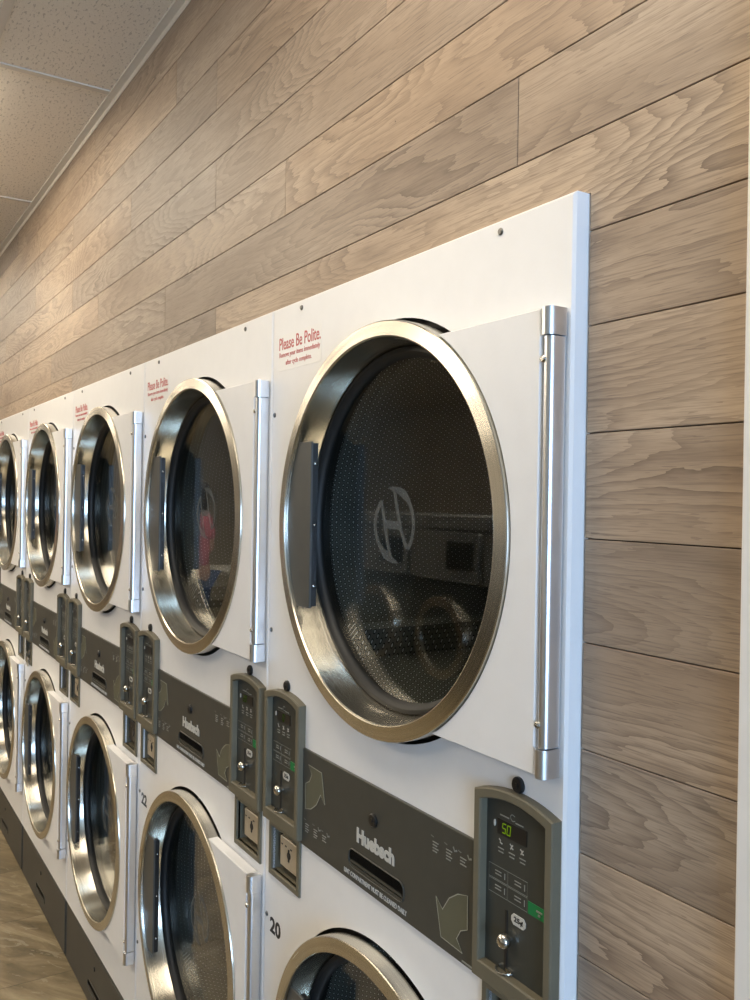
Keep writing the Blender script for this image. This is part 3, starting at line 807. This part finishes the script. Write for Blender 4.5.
# ceiling: tiles above, with openings left where the lamps sit
TEE_X = [-2.0 + 1.22*k for k in range(-8, 6)]; TEE_Y = [-0.35 - 0.61*k for k in range(0, 10)]
LAMPS = [(1, 0), (-1, 0), (-3, 0), (-5, 0), (-7, 0), (-1, 3), (-2, 3), (-3, 3), (-5, 3), (-1, 4), (-2, 4), (-4, 3), (-2, 7)]  # rows past the near-wall one are unseen lamps added as fill
LAMPS = [(i, j) for i, j in LAMPS]
def lamp_rect(i, j):
    x0 = -2.0 + 1.22*i; y1 = -0.35 - 0.61*j
    return x0+0.012, x0+1.22-0.012, y1-0.61+0.012, y1-0.012
mb = MB()
xs = sorted({XL, XR} | {v for L in LAMPS for v in lamp_rect(*L)[:2]}); ys = sorted({YF, 0.10} | {v for L in LAMPS for v in lamp_rect(*L)[2:]})
for a in range(len(xs)-1):
    for b in range(len(ys)-1):
        mx, my = (xs[a]+xs[a+1])/2, (ys[b]+ys[b+1])/2
        if any(lamp_rect(*L)[0] < mx < lamp_rect(*L)[1] and lamp_rect(*L)[2] < my < lamp_rect(*L)[3] for L in LAMPS): continue
        mb.quad((xs[a], ys[b], CEIL), (xs[a], ys[b+1], CEIL), (xs[a+1], ys[b+1], CEIL), (xs[a+1], ys[b], CEIL))
mb.quad((XL, YF, CEIL+0.12), (XL, 0.10, CEIL+0.12), (XR, 0.10, CEIL+0.12), (XR, YF, CEIL+0.12))
struct(mb.build('ceiling', 'acoustic_tile', smooth=0))
mb = MB()
for x in TEE_X: mb.box(x-0.012, x+0.012, YF, WALL_Y-0.022, CEIL-0.004, CEIL+0.002)
for y in TEE_Y: mb.box(XL, XR, y-0.012, y+0.012, CEIL-0.0045, CEIL+0.002)
struct(mb.build('trim_1', 'tbar_white', smooth=0))
mb = MB(); mb.box(XL, XR, WALL_Y-0.023, WALL_Y-0.0005, CEIL-0.006, CEIL-0.0005); mb.box(XL, XR, WALL_Y-0.002, WALL_Y-0.0005, CEIL-0.022, CEIL-0.005)
struct(mb.build('trim_2', 'tbar_white', smooth=0))
# white casing beside the plank wall, right of the dryers
mb = MB(); mb.prism([(0.2170, 0.0), (0.3030, 0.0), (0.3030, CEIL-0.025), (0.2170, CEIL-0.025)], WALL_Y-0.018, WALL_Y, cham=0.003)
struct(mb.build('trim_3', 'trim_white', smooth=0))
mb = MB(); mb.box(XL, XR, YF-0.10, YF, 0, CEIL); struct(mb.build('wall_front', 'far_wall_paint', smooth=0))
mb = MB(); mb.box(XL-0.10, XL, YF, 0.70, 0, CEIL); struct(mb.build('wall_left', 'far_wall_paint', smooth=0))
# right wall with a shop window
WY0, WY1, WZ0, WZ1 = -2.70, -0.30, 0.45, 2.45
mb = MB()
mb.box(XR, XR+0.12, YF, WY0, 0, CEIL); mb.box(XR, XR+0.12, WY1, 0.70, 0, CEIL); mb.box(XR, XR+0.12, WY0, WY1, 0, WZ0); mb.box(XR, XR+0.12, WY0, WY1, WZ1, CEIL)
struct(mb.build('wall_right', 'far_wall_paint', smooth=0))
wf = empty('window_1', (XR, 0, 0)); wf['kind'] = 'structure'
mb = MB()
for y in (WY0, (WY0*2+WY1)/3, (WY0+WY1*2)/3, WY1-0.05): mb.box(0.02, 0.09, y, y+0.05, WZ0, WZ1)
mb.box(0.02, 0.09, WY0, WY1, WZ0, WZ0+0.05); mb.box(0.02, 0.09, WY0, WY1, WZ1-0.05, WZ1)
mb.build('window_frame', 'aluminium', wf, smooth=0)
mb = MB(); mb.box(0.052, 0.058, WY0+0.02, WY1-0.02, WZ0+0.02, WZ1-0.02); mb.build('window_pane', 'window_glass', wf, smooth=0)

# ceiling lamps (recessed fluorescent fittings, deeper rows added as fill)
first = None
for n, (i, j) in enumerate(LAMPS):
    x0, x1, y0, y1 = lamp_rect(i, j); cx, cy = (x0+x1)/2, (y0+y1)/2; hx, hy = (x1-x0)/2, (y1-y0)/2
    if first is None:
        r = empty('ceiling_light', (cx, cy, CEIL))
        mb = MB(); o_, i_ = [(-hx, -hy), (hx, -hy), (hx, hy), (-hx, hy)], [(-hx+0.03, -hy+0.03), (hx-0.03, -hy+0.03), (hx-0.03, hy-0.03), (-hx+0.03, hy-0.03)]
        for a in range(4):
            b = (a+1) % 4
            mb.quad((*o_[a], 0.0), (*o_[b], 0.0), (*i_[b], 0.0), (*i_[a], 0.0)); mb.quad((*i_[a], 0.0), (*i_[b], 0.0), (*i_[b], 0.09), (*i_[a], 0.09)); mb.quad((*o_[a], 0.0), (*o_[b], 0.0), (*o_[b], 0.10), (*o_[a], 0.10))
        mb.build('lamp_frame', 'tbar_white', r, smooth=0)
        mb = MB(); mb.box(-hx+0.031, hx-0.031, -hy+0.031, hy-0.031, -0.040, 0.020); mb.build('diffuser', 'lamp_diffuser', r, smooth=0)  # lens hangs below the tiles to brighten the ceiling
        first = r
    else:
        r = copy_tree(first); r.location = (cx, cy, CEIL)
    tag(r, 'recessed fluorescent ceiling light out of the frame, deeper rows added as fill', 'ceiling light', 'recessed ceiling lights')

# ------------------------------------------------------------------ things seen in the door glass: washers, table, customer
def build_washer():
    r = empty('front_load_washer', (0, 0, 0))
    mb = MB(); mb.box(-0.38, 0.38, -0.45, 0.40, 0.0, 1.42); mb.build('cabinet', 'washer_grey', r, smooth=0)
    mb = MB(); mb.prism(rrect(-0.37, 0.37, 1.08, 1.40, 0.02, 4), 0.402, 0.44); 
    o = mb.build('control_panel', 'washer_light', r, smooth=0)
    mb = MB(); mb.box(0.05, 0.32, 0.44, 0.446, 1.16, 1.34); mb.build('control_display', 'black_plastic', o, smooth=0)
    mb = MB(); mb.lathe([(0.20, 0.41), (0.21, 0.47), (0.27, 0.47), (0.29, 0.40)], 48, 0, 0.70); mb.build('door_ring', 'brushed_steel', r)
    mb = MB(); mb.disc(0.21, 0.45, 48, 0, 0.70); mb.build('door_glass', 'black_plastic', r)
    mb = MB(); mb.box(-0.36, 0.36, -0.40, 0.36, 1.42, 1.50); mb.build('soap_hopper', 'washer_light', r, smooth=0)
    return r
wp = build_washer()
WN = ['first', 'second', 'third', 'fourth', 'fifth']
for k in range(5):
    r = wp if k == 0 else copy_tree(wp); r.location = (-2.3 - 0.80*k, -3.1, 0)
    tag(r, 'dark grey washer across the aisle reflected in the dryer glass, %s from the windows' % WN[k], 'washing machine', 'washers across the aisle')
t = empty('folding_table', (-7.3, -2.95, 0), 'pale folding table across the aisle reflected in a dryer door', 'table')
mb = MB(); mb.prism(rrect(-0.9, 0.9, -0.4, 0.4, 0.05, 5), 0.0, 0.04)
o = mb.build('tabletop', 'table_top', t, smooth=30); o.rotation_euler = (PI/2, 0, 0); o.location = (0, 0, 0.86)
o.rotation_euler = (-PI/2, 0, 0)
for sx in (-0.8, 0.8):
    for sy in (-0.32, 0.32):
        mb = MB(); mb.tube([(sx, sy, 0.0), (sx, sy, 0.82)], 0.02, 10); mb.build('leg', 'aluminium', t)

def skin_mesh(name, verts, edges, radii, mat, parent=None, root=0):
    me = bpy.data.meshes.new(name); me.from_pydata(verts, edges, []); me.materials.append(MATS[mat])
    o = bpy.data.objects.new(name, me); COL.objects.link(o)
    m = o.modifiers.new('s', 'SKIN'); m.use_smooth_shade = True
    for i, d in enumerate(me.skin_vertices[0].data):
        q = radii[i]; d.radius = q if isinstance(q, tuple) else (q, q); d.use_root = (i == root)
    s = o.modifiers.new('u', 'SUBSURF'); s.levels = 2; s.render_levels = 2
    dg = bpy.context.evaluated_depsgraph_get(); dg.update()
    nm = bpy.data.meshes.new_from_object(o.evaluated_get(dg)); o.modifiers.clear(); o.data = nm
    nm.shade_smooth()
    if parent: o.parent = parent
    return o
def build_person():
    p = empty('person', (-6.62, -1.97, 0), 'person in pink top and blue jeans reflected in a dryer door', 'person', rz=0.9)
    V = [(0,0,.95),(0,0,1.12),(0,.0,1.30),(0,0,1.42),(0,-.01,1.50),(0,.015,1.58),(0,.01,1.66)]; R = [(.15,.11),(.13,.10),(.155,.105),(.11,.08),.052,(.072,.09),(.066,.085)]
    E = [(0,1),(1,2),(2,3),(3,4),(4,5),(5,6)]
    for s in (-1, 1):
        i = len(V)
        V += [(s*.18,0,1.40),(s*.235,-.02,1.13),(s*.20,.17,.98),(s*.19,.24,.96),(s*.185,.30,.95)]; R += [.055,.042,.034,.026,(.034,.014)]
        E += [(3,i),(i,i+1),(i+1,i+2),(i+2,i+3),(i+3,i+4)]
        f = len(V)                                     # fingers and thumb
        for k in range(4):
            fx = s*(.185 + .018*(1.5-k)*-1)
            V += [(fx,.335,.942-.004*k),(fx,.365-.006*abs(k-1),.925)]; R += [.0095,.008]
            E += [(i+4, f+2*k),(f+2*k, f+2*k+1)]
        V += [(s*.150,.285,.955),(s*.135,.315,.945)]; R += [.011,.009]; E += [(i+3,f+8),(f+8,f+9)]
        j = len(V)
        V += [(s*.095,0,.88),(s*.10,.01,.50),(s*.105,-.02,.09),(s*.11,.10,.035),(s*.115,.17,.03)]; R += [.095,.062,.042,(.042,.034),(.034,.022)]
        E += [(0,j),(j,j+1),(j+1,j+2),(j+2,j+3),(j+3,j+4)]
    skin_mesh('body', V, E, R, 'skin', p)
    cv = [(0,0,.93),(0,0,1.12),(0,0,1.30),(0,0,1.415)]; cr = [(.168,.128),(.150,.120),(.172,.124),(.115,.088)]; ce = [(0,1),(1,2),(2,3)]
    for s in (-1, 1):
        i = len(cv); cv += [(s*.18,0,1.40),(s*.225,-.015,1.20)]; cr += [.070,.062]; ce += [(3,i),(i,i+1)]
    skin_mesh('pink_top', cv, ce, cr, 'pink_cloth', p)
    cv = [(0,0,.97)]; cr = [(.160,.120)]; ce = []
    for s in (-1, 1):
        i = len(cv); cv += [(s*.095,0,.86),(s*.10,.01,.50),(s*.105,-.015,.12)]; cr += [.112,.080,.065]; ce += [(0,i),(i,i+1),(i+1,i+2)]
    skin_mesh('jeans', cv, ce, cr, 'denim', p)
    for s in (-1, 1):
        mb = MB(); mb.prism([(s*.11+x, y) for x, y in ((-.048,-.06),(.048,-.06),(.05,.10),(.042,.19),(0,.215),(-.042,.19),(-.05,.10))], 0, .05)
        o = mb.build('shoe', 'sole', p); o.rotation_euler = (PI/2, 0, 0); o.data.transform(Matrix.Scale(-1, 4, (0, 1, 0)))
        o.location.z = 0.0
    mb = MB(); mb.sphere((0,-.018,1.655), .105, 24, 16, sc=(.84,1.0,1.0)); mb.sphere((0,-.062,1.56), .085, 20, 12, sc=(.85,.55,1.25)); mb.build('hair', 'hair', p)
    mb = MB()
    for s in (-1, 1): mb.sphere((s*.030,.098,1.625), .011, 10, 8, sc=(1.2,.6,.7))
    mb.build('eyes', 'ink_black', p)
    mb = MB(); mb.sphere((0,.108,1.595), .016, 10, 8, sc=(.8,1.0,1.5)); mb.sphere((-.077,.01,1.61), .024, 10, 8, sc=(.4,.7,1.2)); mb.sphere((.077,.01,1.61), .024, 10, 8, sc=(.4,.7,1.2)); mb.build('nose_and_ears', 'skin', p)
    mb = MB(); mb.sphere((0,.098,1.555), .022, 12, 8, sc=(1.0,.4,.35)); mb.build('mouth', 'ink_red', p)
build_person()

# ------------------------------------------------------------------ light, world, camera
w = bpy.data.worlds.new('world'); sc.world = w; w.use_nodes = True
bg = w.node_tree.nodes['Background']; bg.inputs[0].default_value = (0.72, 0.85, 1.0, 1); bg.inputs[1].default_value = 1.0
ld = bpy.data.lights.new('window_daylight', 'AREA'); ld.shape = 'RECTANGLE'; ld.size = WY1-WY0; ld.size_y = WZ1-WZ0
ld.energy = 260.0; ld.color = (0.44, 0.66, 1.0)
lo = bpy.data.objects.new('window_daylight', ld); COL.objects.link(lo); lo.location = (XR+0.16, (WY0+WY1)/2, (WZ0+WZ1)/2)
lo.rotation_euler = (PI/2, 0, PI/2)

yaw, pitch, roll = 1.0094, -0.0024, -0.0161
fw = Vector((-math.sin(yaw)*math.cos(pitch), math.cos(yaw)*math.cos(pitch), math.sin(pitch)))
rt = Vector((math.cos(yaw), math.sin(yaw), 0)); dn = fw.cross(rt)
r2 = math.cos(roll)*rt + math.sin(roll)*dn; d2 = -math.sin(roll)*rt + math.cos(roll)*dn
cam = bpy.data.cameras.new('camera'); co = bpy.data.objects.new('camera', cam); COL.objects.link(co)
M = Matrix((r2, -d2, -fw)).transposed().to_4x4(); M.translation = Vector((0.7273, -0.7228, ZO)); co.matrix_world = M
cam.sensor_fit = 'VERTICAL'; cam.sensor_height = 36.0; cam.lens = 871.26/1000*36.0; cam.clip_start = 0.02
sc.camera = co
sc.view_settings.view_transform = 'Standard'; sc.view_settings.look = 'None'; sc.view_settings.gamma = 1.0
sc.view_settings.use_curve_mapping = False; sc.view_settings.exposure = -0.02
sc.cycles.use_denoising = True
sc.cycles.max_bounces = 10; sc.cycles.transparent_max_bounces = 16
